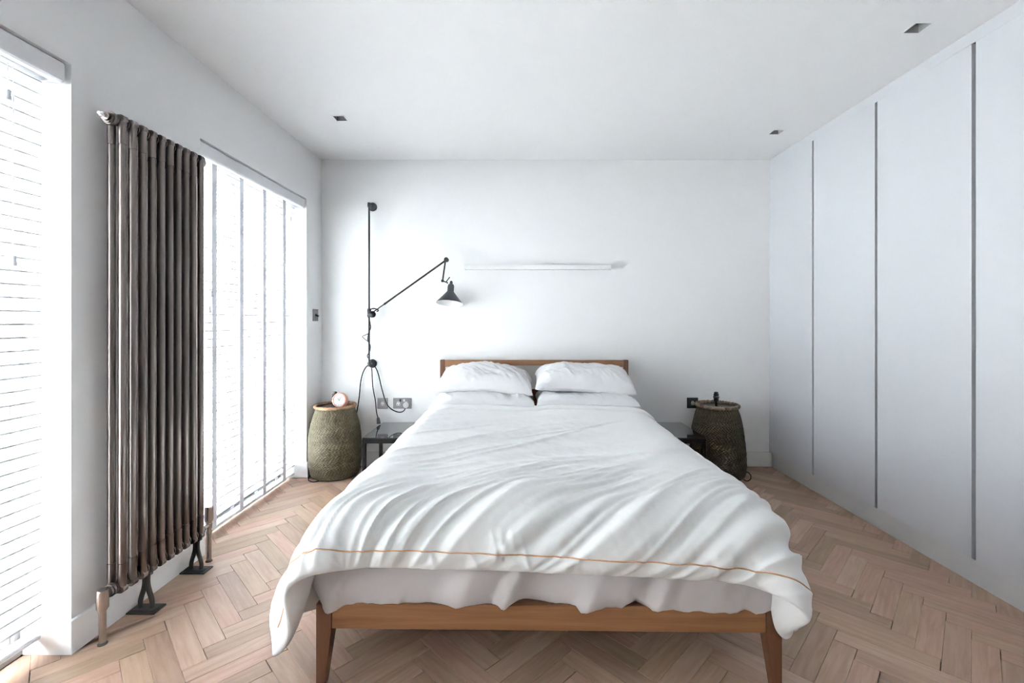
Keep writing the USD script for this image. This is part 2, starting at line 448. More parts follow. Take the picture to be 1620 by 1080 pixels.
for k in range(5):
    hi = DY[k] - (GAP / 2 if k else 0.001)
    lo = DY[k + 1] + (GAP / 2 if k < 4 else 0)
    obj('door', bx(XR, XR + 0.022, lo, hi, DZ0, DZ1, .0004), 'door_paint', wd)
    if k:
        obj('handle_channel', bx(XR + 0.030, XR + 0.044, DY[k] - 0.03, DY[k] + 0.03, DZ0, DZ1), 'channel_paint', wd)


# ------------------------------------------------------------------ venetian blinds
def blind(label, y0, y1, zb, tapes, cords):
    b = thing('venetian_blind', label, 'blind')
    xc, sw = -1.636, 0.050
    # rounded valance board at wall level
    prof = [(-1.575, 2.018), (-1.552, 2.018), (-1.547, 2.014), (-1.545, 2.006), (-1.545, 1.962), (-1.548, 1.955), (-1.555, 1.950), (-1.575, 1.950)]
    v = trimesh.creation.extrude_polygon(Polygon(prof), y1 - y0 - 0.004)
    v.apply_transform(np.array([[1, 0, 0, 0], [0, 0, 1, y0 + 0.002], [0, 1, 0, 0], [0, 0, 0, 1.0]]))
    v.fix_normals()
    obj('valance', v, 'slat_white', b)
    for y in (y0 + 0.003, y1 - 0.013):
        obj('valance_return', bx(-1.655, -1.572, y, y + 0.010, 1.950, 2.018, .002), 'slat_white', b)
    obj('headrail', bx(xc - 0.022, xc + 0.03, y0 + 0.014, y1 - 0.014, 1.965, 2.012, .002), 'slat_white', b)
    # slightly crowned slats
    t = np.linspace(-1, 1, 7)
    top = np.stack([t * sw / 2, 0.0026 * (1 - t * t)], 1)
    bot = np.stack([t[::-1] * sw / 2, 0.0026 * (1 - t[::-1] ** 2) - 0.0050], 1)
    sl = trimesh.creation.extrude_polygon(Polygon(np.vstack([top, bot])), y1 - y0 - 0.026)
    sl.apply_transform(np.array([[1, 0, 0, 0], [0, 0, 1, y0 + 0.013], [0, 1, 0, 0], [0, 0, 0, 1.0]]))
    sl.fix_normals()
    sl.apply_transform(trimesh.transformations.rotation_matrix(math.radians(-7), (0, 1, 0)))
    z = 1.945
    while z > zb + 0.05:
        obj('slat', sl, 'slat_grey', b, loc=(xc, 0, z))
        z -= 0.0430
    zl = z + 0.043
    obj('bottom_rail', bx(xc - sw / 2, xc + sw / 2, y0 + 0.013, y1 - 0.013, zb, zb + 0.016, .004), 'slat_white', b)
    for y in tapes:
        for x in (xc + sw / 2 + 0.0015, xc - sw / 2 - 0.0025):
            obj('ladder_tape', bx(x, x + 0.001, y - 0.018, y + 0.018, zb + 0.002, 1.968), 'tape_cloth', b)
    for y, ztop, zend in cords:
        c = obj('pull_cord', tube([(xc + 0.034, y, ztop), (xc + 0.036, y, (ztop + zend) / 2), (xc + 0.036, y, zend)], 0.0013, 6), 'cord_white', b)
        obj('tassel', lathe([(0, 0), (0.0085, 0), (0.0095, 0.006), (0.006, 0.018), (0.0072, 0.030), (0.004, 0.034), (0, 0.034)], 16).apply_translation((xc + 0.036, y, zend - 0.03)), 'tassel_grey', c)
    return b


b1 = blind('white slatted venetian blind at the left edge, without tapes in view, nearest the camera', W1[0], W1[1] - 0.014, 0.068, (0.62, 0.88, 1.14), [(1.443, 1.95, 1.345), (1.427, 1.95, 1.862)])
blind('white slatted venetian blind with four broad ladder tapes, beyond the radiator', W2[0], W2[1] - 0.014, 0.030, (2.41, 2.648, 2.887, 3.13), [(3.195, 1.95, 1.865), (2.376, 1.95, 1.29), (2.36, 1.95, 1.21)])

# ------------------------------------------------------------------ column radiator
rad = thing('column_radiator', 'tall bare steel column radiator standing between the two blinds', 'radiator')
XF, XK, XH, RT = -1.447, -1.487, -1.467, 0.0119
ZT, ZB = 1.868, 0.172
for k in range(10):
    y = 1.663 + 0.0454 * k
    sec = None
    for zc, s in ((ZT, 1), (ZB, -1)):
        heads = []
        for x in (XF, XK):
            heads.append(cyl((x, y, zc - s * 0.084), (x, y, zc - s * 0.0), 0.0127, 20))
            heads.append(cyl((x, y, zc - s * 0.092), (x, y, zc - s * 0.07), 0.0095, 16))
        arch = []
        for x in (XF, XK):
            for a in np.linspace(0, 2 * np.pi, 17):
                for yy, rr in ((-0.0125, 0.0115), (-0.0095, 0.0145), (0.0095, 0.0145), (0.0125, 0.0115)):
                    arch.append((x + rr * math.cos(a), y + yy, zc + s * 0.008 + rr * math.sin(a)))
        heads.append(hull(arch))
        heads.append(cyl((XH + .004, y - 0.0226, zc), (XH + .004, y + 0.0226, zc), 0.0165, 24))
        heads.append(cyl((XH + .004, y - 0.0227, zc), (XH + .004, y - 0.0190, zc), 0.0205, 24))
        if sec is None:
            sec = obj('section', union(heads), 'radiator_steel', rad, smooth=40)
        else:
            obj('lower_head', union(heads), 'radiator_steel', sec, smooth=40)
    for x in (XF, XK):
        obj('tube', lathe([(0.0, ZB + 0.0865), (RT, ZB + 0.0865), (RT, ZT - 0.0865), (0.0, ZT - 0.0865)], 24).apply_translation((x, y, 0)), 'radiator_steel', sec, smooth=50)
ye = 1.663 + 0.0454 * 9
pl = obj('end_plug', union([cyl((XH, 1.644, ZT), (XH, 1.630, ZT), 0.0235), cyl((XH, 1.632, ZT), (XH, 1.622, ZT), 0.0195), cyl((XH, 1.624, ZT), (XH, 1.614, ZT), 0.0155)]), 'radiator_steel', rad)
obj('bleed_valve', union([cyl((XH, 1.618, ZT), (XH, 1.597, ZT), 0.0085, 6), cyl((XH, 1.598, ZT), (XH, 1.590, ZT), 0.0052, 16)]), 'chrome', pl, label='small chrome bleed valve')
obj('end_plug', union([cyl((XH, ye + 0.02, ZT), (XH, ye + 0.034, ZT), 0.022), cyl((XH, ye + 0.03, ZT), (XH, ye + 0.042, ZT), 0.012, 6)]), 'radiator_steel', rad)
for yv, s, ym in ((1.606, 1, 1.644), (2.158, -1, ye + 0.02)):
    v = obj('valve', union([cyl((XH, ym, ZB), (XH, ym - s * 0.012, ZB), 0.0225), cyl((XH, ym - s * 0.010, ZB), (XH, ym - s * 0.02, ZB), 0.0185)]), 'radiator_steel', rad)
    obj('union_nut', union([cyl((XH, ym - s * 0.018, ZB), (XH, yv, ZB), 0.0095, 16), cyl((XH, ym - s * 0.020, ZB), (XH, ym - s * 0.028, ZB), 0.0135, 6)]), 'chrome', v, label='chrome nut and tail pipe')
    if s > 0:
        body = lathe([(0, 0.118), (0.0125, 0.118), (0.0135, 0.122), (0.0175, 0.128), (0.018, 0.185), (0.0165, 0.192), (0, 0.193)], 28)
    else:
        body = lathe([(0, 0.128), (0.012, 0.128), (0.013, 0.140), (0.010, 0.150), (0.013, 0.158), (0.014, 0.178), (0.012, 0.184), (0.0165, 0.190), (0.0185, 0.198), (0.0175, 0.255), (0.015, 0.260), (0, 0.260)], 28)
    obj('valve_body', body.apply_translation((XH, yv, 0)), 'nickel', v, smooth=40, label='nickel valve body')
    obj('pipe', cyl((XH, yv, 0.0), (XH, yv, 0.13), 0.0105, 20), 'nickel', v)
    obj('pipe_collar', lathe([(0.0105, 0.0), (0.015, 0.0), (0.015, 0.003), (0.0105, 0.008)], 20).apply_translation((XH, yv, 0)), 'foot_iron', v)
for k in (2.9, 9.05):
    y = 1.663 + 0.0454 * k
    arms = []
    for s in (-1, 1):
        arms.append(tube(spline([(XH + s * 0.010, y, 0.160), (XH + s * 0.005, y, 0.125), (XH + s * 0.009, y, 0.085), (XH + s * 0.021, y, 0.045), (XH + s * 0.021, y, 0.008)], 20), np.linspace(0.0095, 0.0085, 20), 12))
    arms.append(bx(XH - 0.056, XH + 0.056, y - 0.032, y + 0.032, 0.0, 0.007, .002))
    arms.append(bx(XH - 0.045, XH + 0.045, y - 0.022, y + 0.022, 0.006, 0.012, .002))
    arms.append(bx(XH - 0.022, XH + 0.022, y - 0.010, y + 0.010, 0.138, 0.160, .003))
    obj('foot', union(arms), 'foot_iron', rad, smooth=40, label='dark iron foot')

# ------------------------------------------------------------------ bed: built in its own coordinates, x across, y towards the foot as -y, z up
TH = 0.0145
BED0 = (0.12, 3.50, 0.0)
BROT = -math.degrees(TH)


def bed(name, label, cat_, group=None):
    return thing(name, label, cat_, BED0, BROT, group)


def flip(m):
    """(across, along from the head, up) to the bed's own coordinates."""
    m = m.copy() if hasattr(m, 'copy') else m
    v = np.asarray(m.vertices).copy()
    v[:, 1] *= -1
    return trimesh.Trimesh(v, np.asarray(m.faces)[:, ::-1], process=False)


bf = bed('bed_frame', 'warm brown wooden double bed frame with tapered legs under white bedding', 'bed')
RW = 0.72
# headboard: two posts, a shaped top rail and a lower rail
for s in (-1, 1):
    obj('headboard_post', flip(bx(min(s * RW, s * (RW - 0.036)), max(s * RW, s * (RW - 0.036)), -0.012, 0.022, 0.16, 0.838, .003)), 'walnut_end', bf, label='darker brown headboard post')
n = 40
t = np.linspace(-1, 1, n)
low = 0.790 + 0.012 * (1 - np.abs(t) ** 2.2)
prof = [(x, 0.836) for x in t[::-1] * (RW - 0.036)] + list(zip(t * (RW - 0.036), low - 0.006))
tr = trimesh.creation.extrude_polygon(Polygon(prof), 0.024)
tr.apply_transform(np.array([[1, 0, 0, 0], [0, 0, 1, -0.006], [0, 1, 0, 0], [0, 0, 0, 1.0]]))
tr.fix_normals()
obj('headboard_rail', flip(tr), 'oak_x', bf)
obj('headboard_rail', flip(bx(-RW + 0.036, RW - 0.036, -0.006, 0.018, 0.40, 0.612, .003)), 'oak_x', bf)
obj('foot_rail', flip(bx(-RW + 0.046, RW - 0.046, 2.064, 2.088, 0.178, 0.256, .0025)), 'oak_x', bf)
for s in (-1, 1):
    obj('side_rail', flip(bx(min(s * RW, s * (RW - 0.024)), max(s * RW, s * (RW - 0.024)), 0.02, 2.05, 0.178, 0.256, .0025)), 'oak_x', bf)
    o = s * RW
    for y0, y1 in ((2.046, 2.092), (-0.012, 0.03)):
        yi = y0 if y0 > 1 else y1                # the inner face tapers
        yo = y1 if y0 > 1 else y0
        d = -1 if y0 > 1 else 1
        pts = [(o, yo, .258), (o - s * 0.046, yo, .258), (o, yi, .258), (o - s * 0.046, yi, .258), (o, yo, .17), (o - s * 0.046, yo, .17), (o, yi, .17), (o - s * 0.046, yi, .17),
               (o, yo, 0), (o - s * 0.026, yo, 0), (o, yo - (yo - yi) * .6, 0), (o - s * 0.026, yo - (yo - yi) * .6, 0)]
        obj('leg', flip(hull(pts)), 'walnut_end', bf, smooth=20, label='tapered leg in darker brown wood')


# rounded-box grid with cloth wrinkles
def fbmn(p, o, seed):
    return meshkit.fbm(p, o, seed) * 2 - 1


def ridge(p, seed, o=2):
    """Sharp-crested folds from smooth noise, 0 to 1."""
    n = meshkit.fbm(p, o, seed) * 2 - 1
    return (1.08 - np.sqrt(n * n + 0.0064)) ** 3


# mattress in a loose white sheet
def mattress_mesh():
    c, h, r = np.array([0, 1.060, 0.381]), np.array([0.738, 1.034, 0.122]), 0.062
    b = trimesh.creation.box(2 * (h - 0.0))
    m = man(b).refine_to_length(0.016)
    mm = m.to_mesh()
    v, f = np.array(mm.vert_properties[:, :3], float), np.array(mm.tri_verts)
    core = np.clip(v, -(h - r), h - r)
    d = v - core
    l = np.linalg.norm(d, axis=1, keepdims=True)
    nrm = np.where(l > 1e-9, d / np.maximum(l, 1e-9), 0)
    v = core + nrm * np.minimum(l, r)
    P = v + c
    front = np.clip((P[:, 1] - 1.75) / 0.3, 0, 1)
    # gathers slanting down to the right across the foot end
    a = np.stack([(P[:, 0] - 0.55 * (P[:, 2] - .38)) * 9, P[:, 2] * 3.0, P[:, 1] * 2], 1)
    w = ridge(a, 11) * 0.028 + fbmn(P * 7, 2, 4) * 0.010 + ridge(a * np.array([2.3, 1.2, 1]) + 7, 5) * 0.006
    P = P + nrm * (w * (0.25 + 0.75 * front) - 0.010)[:, None]
    lowf = np.clip((0.315 - P[:, 2]) / 0.05, 0, 1) * front
    P[:, 2] += lowf * (fbmn(np.stack([P[:, 0] * 4.2, 0 * P[:, 0], 0 * P[:, 0]], 1), 1, 21) * 0.010 - 0.018)
    P[:, 1] += lowf * 0.006
    return trimesh.Trimesh(P, f, process=False)


mt = bed('mattress', 'mattress in a loose wrinkled white sheet lying on the bed frame', 'mattress')
obj('fitted_sheet', flip(mattress_mesh()), 'sheet_cotton', mt, smooth=True)


def drape(seed=3):
    """Position-based cloth: the duvet dropped over the mattress, in bed coordinates (across, along from the head, up)."""
    rng = np.random.default_rng(seed)
    h = 0.03
    U = np.arange(-1.08, 1.111, h) * 1.0
    V = np.arange(0.46, 2.24, h)
    nu, nv = len(U), len(V)
    u, v = np.meshgrid(U, V, indexing='ij')
    # rounded far corners of a stuffed duvet
    ex, ey = np.maximum(np.abs(u) - 0.85, 0) / 0.26, np.maximum(v - 2.00, 0) / 0.26
    rc = np.where(u < 0, 0.05, 0.105)
    rest_x = u - np.sign(u) * rc * ex * ey
    rest_y = v - rc * ex * ey
    R = np.stack([rest_x, rest_y], -1).reshape(-1, 2)
    X = np.zeros((nu, nv, 3))
    X[..., 0] = rest_x - 0.055
    X[..., 1] = rest_y + 0.085 * u * (v - .46) / 1.7
    X[..., 2] = 0.62 + 0.006 * np.sin(u * 9 + v * 14) + rng.normal(0, .002, (nu, nv))
    c, hb, r, th = np.array([0, 1.04, 0.25]), np.array([0.685, 1.06, 0.252]), 0.085, 0.05

    def pairs(di, dj):
        I, J = np.meshgrid(np.arange(nu)[:nu - di], np.arange(nv)[max(0, -dj):nv - max(0, dj)], indexing='ij')
        A, B = (I * nv + J).ravel(), ((I + di) * nv + J + dj).ravel()
        par = ((I // di) % 2 if di else (J // dj) % 2).ravel()
        out = []
        for k in (0, 1):
            a, b = A[par == k], B[par == k]
            out.append((a, b, np.linalg.norm(R[b] - R[a], axis=1) * 1.012))
        return out

    cons = [(*p, 1.0) for a in ((1, 0), (0, 1)) for p in pairs(*a)]
    cons += [(*p, .30) for a in ((1, 1), (1, -1)) for p in pairs(*a)]
    bend = [(*p, .22) for a in ((2, 0), (0, 2)) for p in pairs(*a)]
    bend += [(*p, .20) for a in ((4, 0), (0, 4)) for p in pairs(*a)]
    Xf = X.reshape(-1, 3).copy()
    Pf = Xf.copy()
    dt = 1 / 70
    for step in range(230):
        vel = (Xf - Pf) * 0.975
        Pf = Xf.copy()
        Xf = Xf + vel
        Xf[:, 2] -= 9.8 * dt * dt
        for it in range(14):
            for A, B, L, k in cons + (bend if it % 3 == 0 else []):
                d = Xf[B] - Xf[A]
                l = np.sqrt((d * d).sum(1)) + 1e-9
                s = (0.5 * k * (l - L) / l)[:, None] * d
                Xf[A] += s
                Xf[B] -= s
            if it % 3 == 2:
                q = Xf - c
                sg = np.sign(q)
                a = np.abs(q) - (hb - r)
                mm = np.maximum(a, 0)
                lm = np.sqrt((mm * mm).sum(1))
                dist = lm + np.minimum(a.max(1), 0) - r
                nn = np.where(lm[:, None] > 1e-9, mm / (lm[:, None] + 1e-12), np.eye(3)[a.argmax(1)]) * sg
                hit = (dist < th) & (Xf[:, 2] > 0.0)
                Xf += nn * ((th - dist) * hit)[:, None]
                mv = Xf - Pf
                vn = (mv * nn).sum(1)[:, None] * nn
                Xf -= np.where(hit[:, None], (mv - vn) * 0.45, 0)
                Xf[:, 2] = np.maximum(Xf[:, 2], 0.03)
    return U, V, Xf.reshape(nu, nv, 3)


def normals(S):
    n = np.cross(np.gradient(S, axis=0), np.gradient(S, axis=1))
    return n / np.maximum(np.linalg.norm(n, axis=-1, keepdims=True), 1e-12)


def smoothstep(a, b, x):
    t = np.clip((x - a) / (b - a), 0, 1)
    return t * t * (3 - 2 * t)


def build_duvet():
    U, V, X = drape()
    X = np.stack([ndi.gaussian_filter(X[..., k], 1.0, mode='nearest') for k in range(3)], -1)
    Z = 6
    S = np.stack([ndi.zoom(X[..., k], [((len(U) - 1) * Z + 1) / len(U), ((len(V) - 1) * Z + 1) / len(V)], order=3, mode='nearest', grid_mode=False) for k in range(3)], -1)
    u, v = np.meshgrid(np.linspace(U[0], U[-1], S.shape[0]), np.linspace(V[0], V[-1], S.shape[1]), indexing='ij')
    wl_ = smoothstep(-0.50, -1.0, u) * smoothstep(1.45, 2.15, v)
    S = S + wl_[..., None] * np.array([-0.075, 0.0, 0.085])
    N = normals(S)
    N = np.stack([ndi.gaussian_filter(N[..., k], 3, mode='nearest') for k in range(3)], -1)
    N /= np.linalg.norm(N, axis=-1, keepdims=True)
    q = lambda a, b: np.stack([a, b, 0 * a], -1)
    foot = smoothstep(1.58, 2.05, v) * (0.15 + 0.85 * smoothstep(0.98, 0.68, np.abs(u)))
    head = smoothstep(0.60, 0.75, v)
    # broad soft body of the filling
    d = fbmn(q(u * 3.0, v * 2.6), 2, 1) * 0.016
    # long lazy folds across the top, rising to the right
    a = u * 0.80 - v * 0.55
    b = v * 0.80 + u * (0.58 - 0.25 * smoothstep(-0.2, 0.6, u))
    d += (ridge(q(a * 1.1, b * 5.5), 31, 2) - 0.5) * 0.013 * (1 - foot) * smoothstep(0.70, 0.95, v)
    d += (ridge(q(a * 1.8, b * 13.0), 37, 1) - 0.5) * 0.006 * (1 - foot) * smoothstep(0.66, 0.8, v) * smoothstep(0.5, 0.62, meshkit.fbm(q(u * 2, v * 2), 2, 8))
    for u0, v0, u1, v1, bow, wd_, am in ((-0.42, 2.00, 0.12, 1.66, 0.05, 0.016, 0.011), (-0.50, 1.82, 0.40, 1.02, 0.04, 0.014, 0.006), (-0.62, 1.62, 0.05, 1.10, 0.03, 0.013, 0.006), (-0.10, 1.35, 0.55, 0.95, 0.02, 0.012, 0.005), (-0.60, 1.28, -0.05, 0.95, 0.02, 0.012, 0.005), (0.10, 2.0, 0.42, 1.70, 0.02, 0.014, 0.008)):
        du, dvv = u1 - u0, v1 - v0
        ln = math.hypot(du, dvv)
        tt = ((u - u0) * du + (v - v0) * dvv) / ln ** 2
        pp = ((u - u0) * dvv - (v - v0) * du) / ln + bow * 4 * tt * (1 - tt)
        d += am * np.exp(-(pp / wd_) ** 2) * smoothstep(-0.05, 0.2, tt) * smoothstep(1.05, 0.75, tt)
    # gathers slanting over the foot end
    sl = u + 1.30 * (v - 2.0) * (0.25 + 0.75 * smoothstep(-0.65, -0.15, u))
    d += (ridge(q(sl * 7.0, v * 1.5), 41, 2) - 0.45) * 0.022 * foot
    d += (ridge(q(sl * 15.0, v * 2.4), 43, 2) ** 1.5 - 0.35) * 0.014 * foot
    d += (ridge(q(sl * 10.0 + 3.3, v * 1.2), 53, 1) ** 2 - 0.25) * 0.014 * foot
    hemz = smoothstep(2.08, 2.20, v) * (0.1 + 0.9 * smoothstep(0.95, 0.7, np.abs(u)))
    d += (ridge(q((u - 0.3 * v) * 17.0, v * 4.0), 47, 2) - 0.45) * 0.014 * hemz
    # turned-back band at the head
    d += 0.002 * np.exp(-((v - 0.515) / 0.045) ** 2) - 0.008 * smoothstep(0.62, 0.48, v) - 0.020 * np.exp(-((v - 0.622 - 0.014 * np.sin(u * 3)) / 0.010) ** 2) + 0.016 * smoothstep(0.622, 0.598, v - 0.014 * np.sin(u * 3))
    d += 0.0022 * fbmn(q(u * 12, v * 12), 2, 3) + 0.0006 * fbmn(q(u * 40, v * 40), 2, 9)
    # pillowed thickness, thin at the seams
    edge = np.minimum.reduce([u - U[0], U[-1] - u, v - V[0] + 0.02, V[-1] - v])
    puff = 1 - np.exp(-np.maximum(edge, 0) / 0.045)
    top = S + N * (d * (0.25 + 0.75 * puff) + 0.030 * puff + 0.002)[..., None]
    bot = S - N * (0.030 * puff + 0.002)[..., None]
    nu, nv = u.shape
    vt = np.vstack([top.reshape(-1, 3), bot.reshape(-1, 3)])
    i, j = np.meshgrid(np.arange(nu - 1), np.arange(nv - 1), indexing='ij')
    qd = np.stack([i * nv + j, (i + 1) * nv + j, (i + 1) * nv + j + 1, i * nv + j + 1], -1).reshape(-1, 4)
    off = nu * nv
    faces = [qd[:, [0, 1, 2]], qd[:, [0, 2, 3]], (qd + off)[:, [0, 2, 1]], (qd + off)[:, [0, 3, 2]]]
    loop = [(k, 0) for k in range(nu)] + [(nu - 1, k) for k in range(1, nv)] + [(k, nv - 1) for k in range(nu - 2, -1, -1)] + [(0, k) for k in range(nv - 2, 0, -1)]
    idx = np.array([a * nv + b for a, b in loop])
    nx = np.roll(idx, -1)
    faces += [np.stack([idx, idx + off, nx + off], 1), np.stack([idx, nx + off, nx], 1)]
    mesh = trimesh.Trimesh(vt, np.vstack(faces), process=False)
    # stitched line a hand's width above the foot hem
    Nt = normals(top)
    row = np.argmin(np.abs(V[-1] - 0.060 - np.linspace(V[0], V[-1], nv)))
    ks = np.arange(24, nu - 4, 2)
    line = top[ks, row] + Nt[ks, row] * 0.0003
    return mesh, tube(line, 0.0021, 6)


dv = bed('duvet', 'white cotton duvet with an orange stitched line spread over the bed', 'duvet')
dm, stitch = build_duvet()
if np.asarray(dm.vertices)[:, 2].size and trimesh.Trimesh(dm.vertices, dm.faces, process=False).face_normals[len(dm.faces) // 6][2] < 0:
    dm.invert()
obj('cover', flip(dm), 'duvet_cotton', dv, smooth=True)
obj('stitched_line', flip(stitch), 'orange_thread', dv, smooth=True, label='orange stitched line along the foot hem')


# ---- pillows
def pillow_mesh(a, b, h, seed, ear=0.05, nx=90, ny=64, sag=0.0, flat=0.5, skew=0.0):
    s, t = np.meshgrid(np.linspace(-1, 1, nx), np.linspace(-1, 1, ny), indexing='ij')
    s, t = np.sin(s * np.pi / 2) * 0.35 + s * 0.65, np.sin(t * np.pi / 2) * 0.35 + t * 0.65
    X = a * s * (1 - ear * (1 - t * t)) + 0.006 * fbmn(np.stack([t * 3, s * 2, 0 * s], -1), 2, seed) * np.abs(s)
    Y = b * t * (1 - ear * (1 - s * s)) + 0.008 * fbmn(np.stack([s * 3, t * 2, 0 * s + 9], -1), 2, seed) * np.abs(t)
    body = np.clip((1 - np.abs(s) ** 5.0) * (1 - np.abs(t) ** 3.2), 0, 1) ** 0.42
    d = fbmn(np.stack([s * 2.2, t * 1.8, 0 * s], -1), 2, seed + 2) * 0.018
    edge = np.maximum(np.abs(s), np.abs(t))
    d += (ridge(np.stack([(s * 1.0 + 0.45 * t) * 5.0, t * 1.6, 0 * s + 3], -1), seed + 5) - 0.5) * 0.012
    d += (ridge(np.stack([s * 9.0 + t * 2, t * 3.0 - s, 0 * s + 5], -1), seed + 7) - 0.5) * 0.006 * (0.3 + edge)
    d += 0.002 * fbmn(np.stack([s * 16, t * 12, 0 * s], -1), 2, seed + 8)
    lift = -sag * s ** 2 + skew * s
    top = np.stack([X, Y, h * (1 - flat * 0.5) * body + d * body ** 0.6 + lift + 0.002], -1)
    bot = np.stack([X, Y, -h * flat * 0.5 * body - d * 0.4 * body + lift - 0.002], -1)
    off = nx * ny
    i, j = np.meshgrid(np.arange(nx - 1), np.arange(ny - 1), indexing='ij')
    q = np.stack([i * ny + j, (i + 1) * ny + j, (i + 1) * ny + j + 1, i * ny + j + 1], -1).reshape(-1, 4)
    f = [q[:, [0, 1, 2]], q[:, [0, 2, 3]], (q + off)[:, [0, 2, 1]], (q + off)[:, [0, 3, 2]]]
    loop = [(k, 0) for k in range(nx)] + [(nx - 1, k) for k in range(1, ny)] + [(k, ny - 1) for k in range(nx - 2, -1, -1)] + [(0, k) for k in range(ny - 2, 0, -1)]
    idx = np.array([p * ny + r for p, r in loop])
    nxt = np.roll(idx, -1)
    f += [np.stack([idx, idx + off, nxt + off], 1), np.stack([idx, nxt + off, nxt], 1)]
    return trimesh.Trimesh(np.vstack([top.reshape(-1, 3), bot.reshape(-1, 3)]), np.vstack(f), process=False)


def pillow(label, cx, cy, cz, a, b, h, seed, tilt, roll=0.0, yaw=0.0, **kw):
    m = pillow_mesh(a, b, h, seed, **kw)
    R = trimesh.transformations.euler_matrix(math.radians(tilt), math.radians(roll), math.radians(yaw))
    m.apply_transform(R)
    p = bed('pillow', label, 'pillow', 'white pillows stacked at the head of the bed')
    m.apply_translation((cx, -cy, cz))
    obj('pillowcase', m, 'pillow_cotton', p, smooth=True)


pillow('flattened white pillow under the left upper pillow', -0.345, 0.272, 0.572, 0.345, 0.242, 0.125, 101, -1, ear=0.04)
pillow('flattened white pillow under the right upper pillow', 0.345, 0.272, 0.572, 0.340, 0.242, 0.125, 131, -1, ear=0.04)
pillow('creased white upper pillow with a drooping left corner, left of the stack gap', -0.350, 0.258, 0.705, 0.338, 0.205, 0.150, 151, 7, roll=2, yaw=1, ear=0.05, sag=0.030)
pillow('smoother plump white upper pillow at the right, below the headboard', 0.345, 0.258, 0.705, 0.340, 0.205, 0.160, 183, 7, roll=3, yaw=-1, ear=0.03, sag=0.015)


# ------------------------------------------------------------------ side tables
def side_table(label, x0, x1, group='black side tables'):
    t = thing('side_table', label, 'side table', ((x0 + x1) / 2, 3.295, 0), group=None)
    w, y0, y1 = (x1 - x0) / 2, -0.235, 0.235
    obj('tabletop', bx(-w, w, y0, y1, 0.343, 0.351, .0015), 'table_black', t)
    obj('apron', minus(bx(-w, w, y0, y1, 0.313, 0.3428, .001), [bx(-w + .022, w - .022, y0 + .022, y1 - .022, 0.30, 0.36)]), 'table_frame', t)
    for x in (-w, w - 0.022):
        for y in (y0, y1 - 0.10):
            obj('leg', bx(x, x + 0.022, y, y + 0.022, 0.0, 0.3128, .001), 'table_frame', t)


side_table('low black side table with a glossy top, left of the bed under the lamp cords', -1.05, -0.650)
side_table('low black side table with a glossy top, right of the bed', 0.875, 1.262)


# ------------------------------------------------------------------ basket lamp bases
def basket_lamp(label, cx, cy, prof, wm, rm, seed, knobs):
    t = thing('basket_lamp', label, 'lamp', (cx, cy, 0), rotz=random.uniform(0, 360))
    P = np.array(prof)
    s = np.r_[0, np.cumsum(np.linalg.norm(np.diff(P, axis=0), axis=1))]
    cs = CubicSpline(s, P)
    nt, nz = 420, 220
    S = cs(np.linspace(0, s[-1], nz))
    th = np.arange(nt) * 2 * np.pi / nt
    # twill: strands over two and under two, turned into a zigzag near the neck
    NT, NZ = 104, 52
    zi = np.linspace(0, NZ, nz)[:, None]
    ti = (th / (2 * np.pi) * NT)[None, :]
    tri = np.abs((zi * 0.42) % 4 - 2) * 1.0 + 2.2 * meshkit.fbm(np.stack([np.cos(th)[None, :] * 3 + 0 * zi, np.sin(th)[None, :] * 3 + 0 * zi, zi * 0.25 + 0 * th[None, :]], -1), 2, seed + 3)
    shear = np.where(zi / NZ > 0.78, tri * 1.5, tri)
    w = np.sin(2 * np.pi * (ti + shear) / 2) * np.sin(np.pi * zi) + 0.25 * np.sin(2 * np.pi * ti * 2)
    w = 0.5 + 0.42 * np.clip(w, -1, 1)
    lump = meshkit.fbm(np.stack([np.cos(th)[None, :] * 4 + 0 * zi, np.sin(th)[None, :] * 4 + 0 * zi, zi * 0.45 + 0 * th[None, :]], -1), 3, seed)
    r = S[:, 0][:, None] * (1 + 0.03 * (lump - 0.5)) + (w - 0.5) * 0.0055
    v = np.stack([r * np.cos(th), r * np.sin(th), np.repeat(S[:, 1][:, None], nt, 1)], -1).reshape(-1, 3)
    i, j = np.meshgrid(np.arange(nz - 1), np.arange(nt), indexing='ij')
    q = np.stack([i * nt + j, i * nt + (j + 1) % nt, (i + 1) * nt + (j + 1) % nt, (i + 1) * nt + j], -1).reshape(-1, 4)
    f = np.vstack([q[:, [0, 1, 2]], q[:, [0, 2, 3]]])
    v = np.vstack([v, [[0, 0, 0.004]]])
    f = np.vstack([f, np.stack([np.full(nt, nz * nt), (np.arange(nt) + 1) % nt, np.arange(nt)], 1)])
    o = obj('basket_body', trimesh.Trimesh(v, f, process=False), wm, t, smooth=True)
    UsdGeom.PrimvarsAPI(stage.GetPrimAtPath(o.GetPath())).CreatePrimvar('weave', Sdf.ValueTypeNames.FloatArray, 'vertex').Set(Vt.FloatArray.FromNumpy(np.r_[w.ravel(), 0.3].astype(np.float32)))
    rt, zt = P[-1]
    # bound rim: a ring with wrapped turns
    n = 240
    a = np.arange(n + 1) * 2 * np.pi / n
    rim = tube(np.stack([(rt + 0.002) * np.cos(a), (rt + 0.002) * np.sin(a), np.full(n + 1, zt + 0.004)], 1), 0.0095 + knobs * np.abs(np.sin(a * 17 + np.sin(a * 5))), 12)
    obj('rim', rim, rm, t, smooth=True)
    obj('lid', lathe([(0, zt - 0.005), (rt - 0.012, zt - 0.005), (rt - 0.004, zt - 0.009), (rt - 0.004, zt - 0.018), (0, zt - 0.018)], 64), 'lid_dark', t)
    return t, zt - 0.005


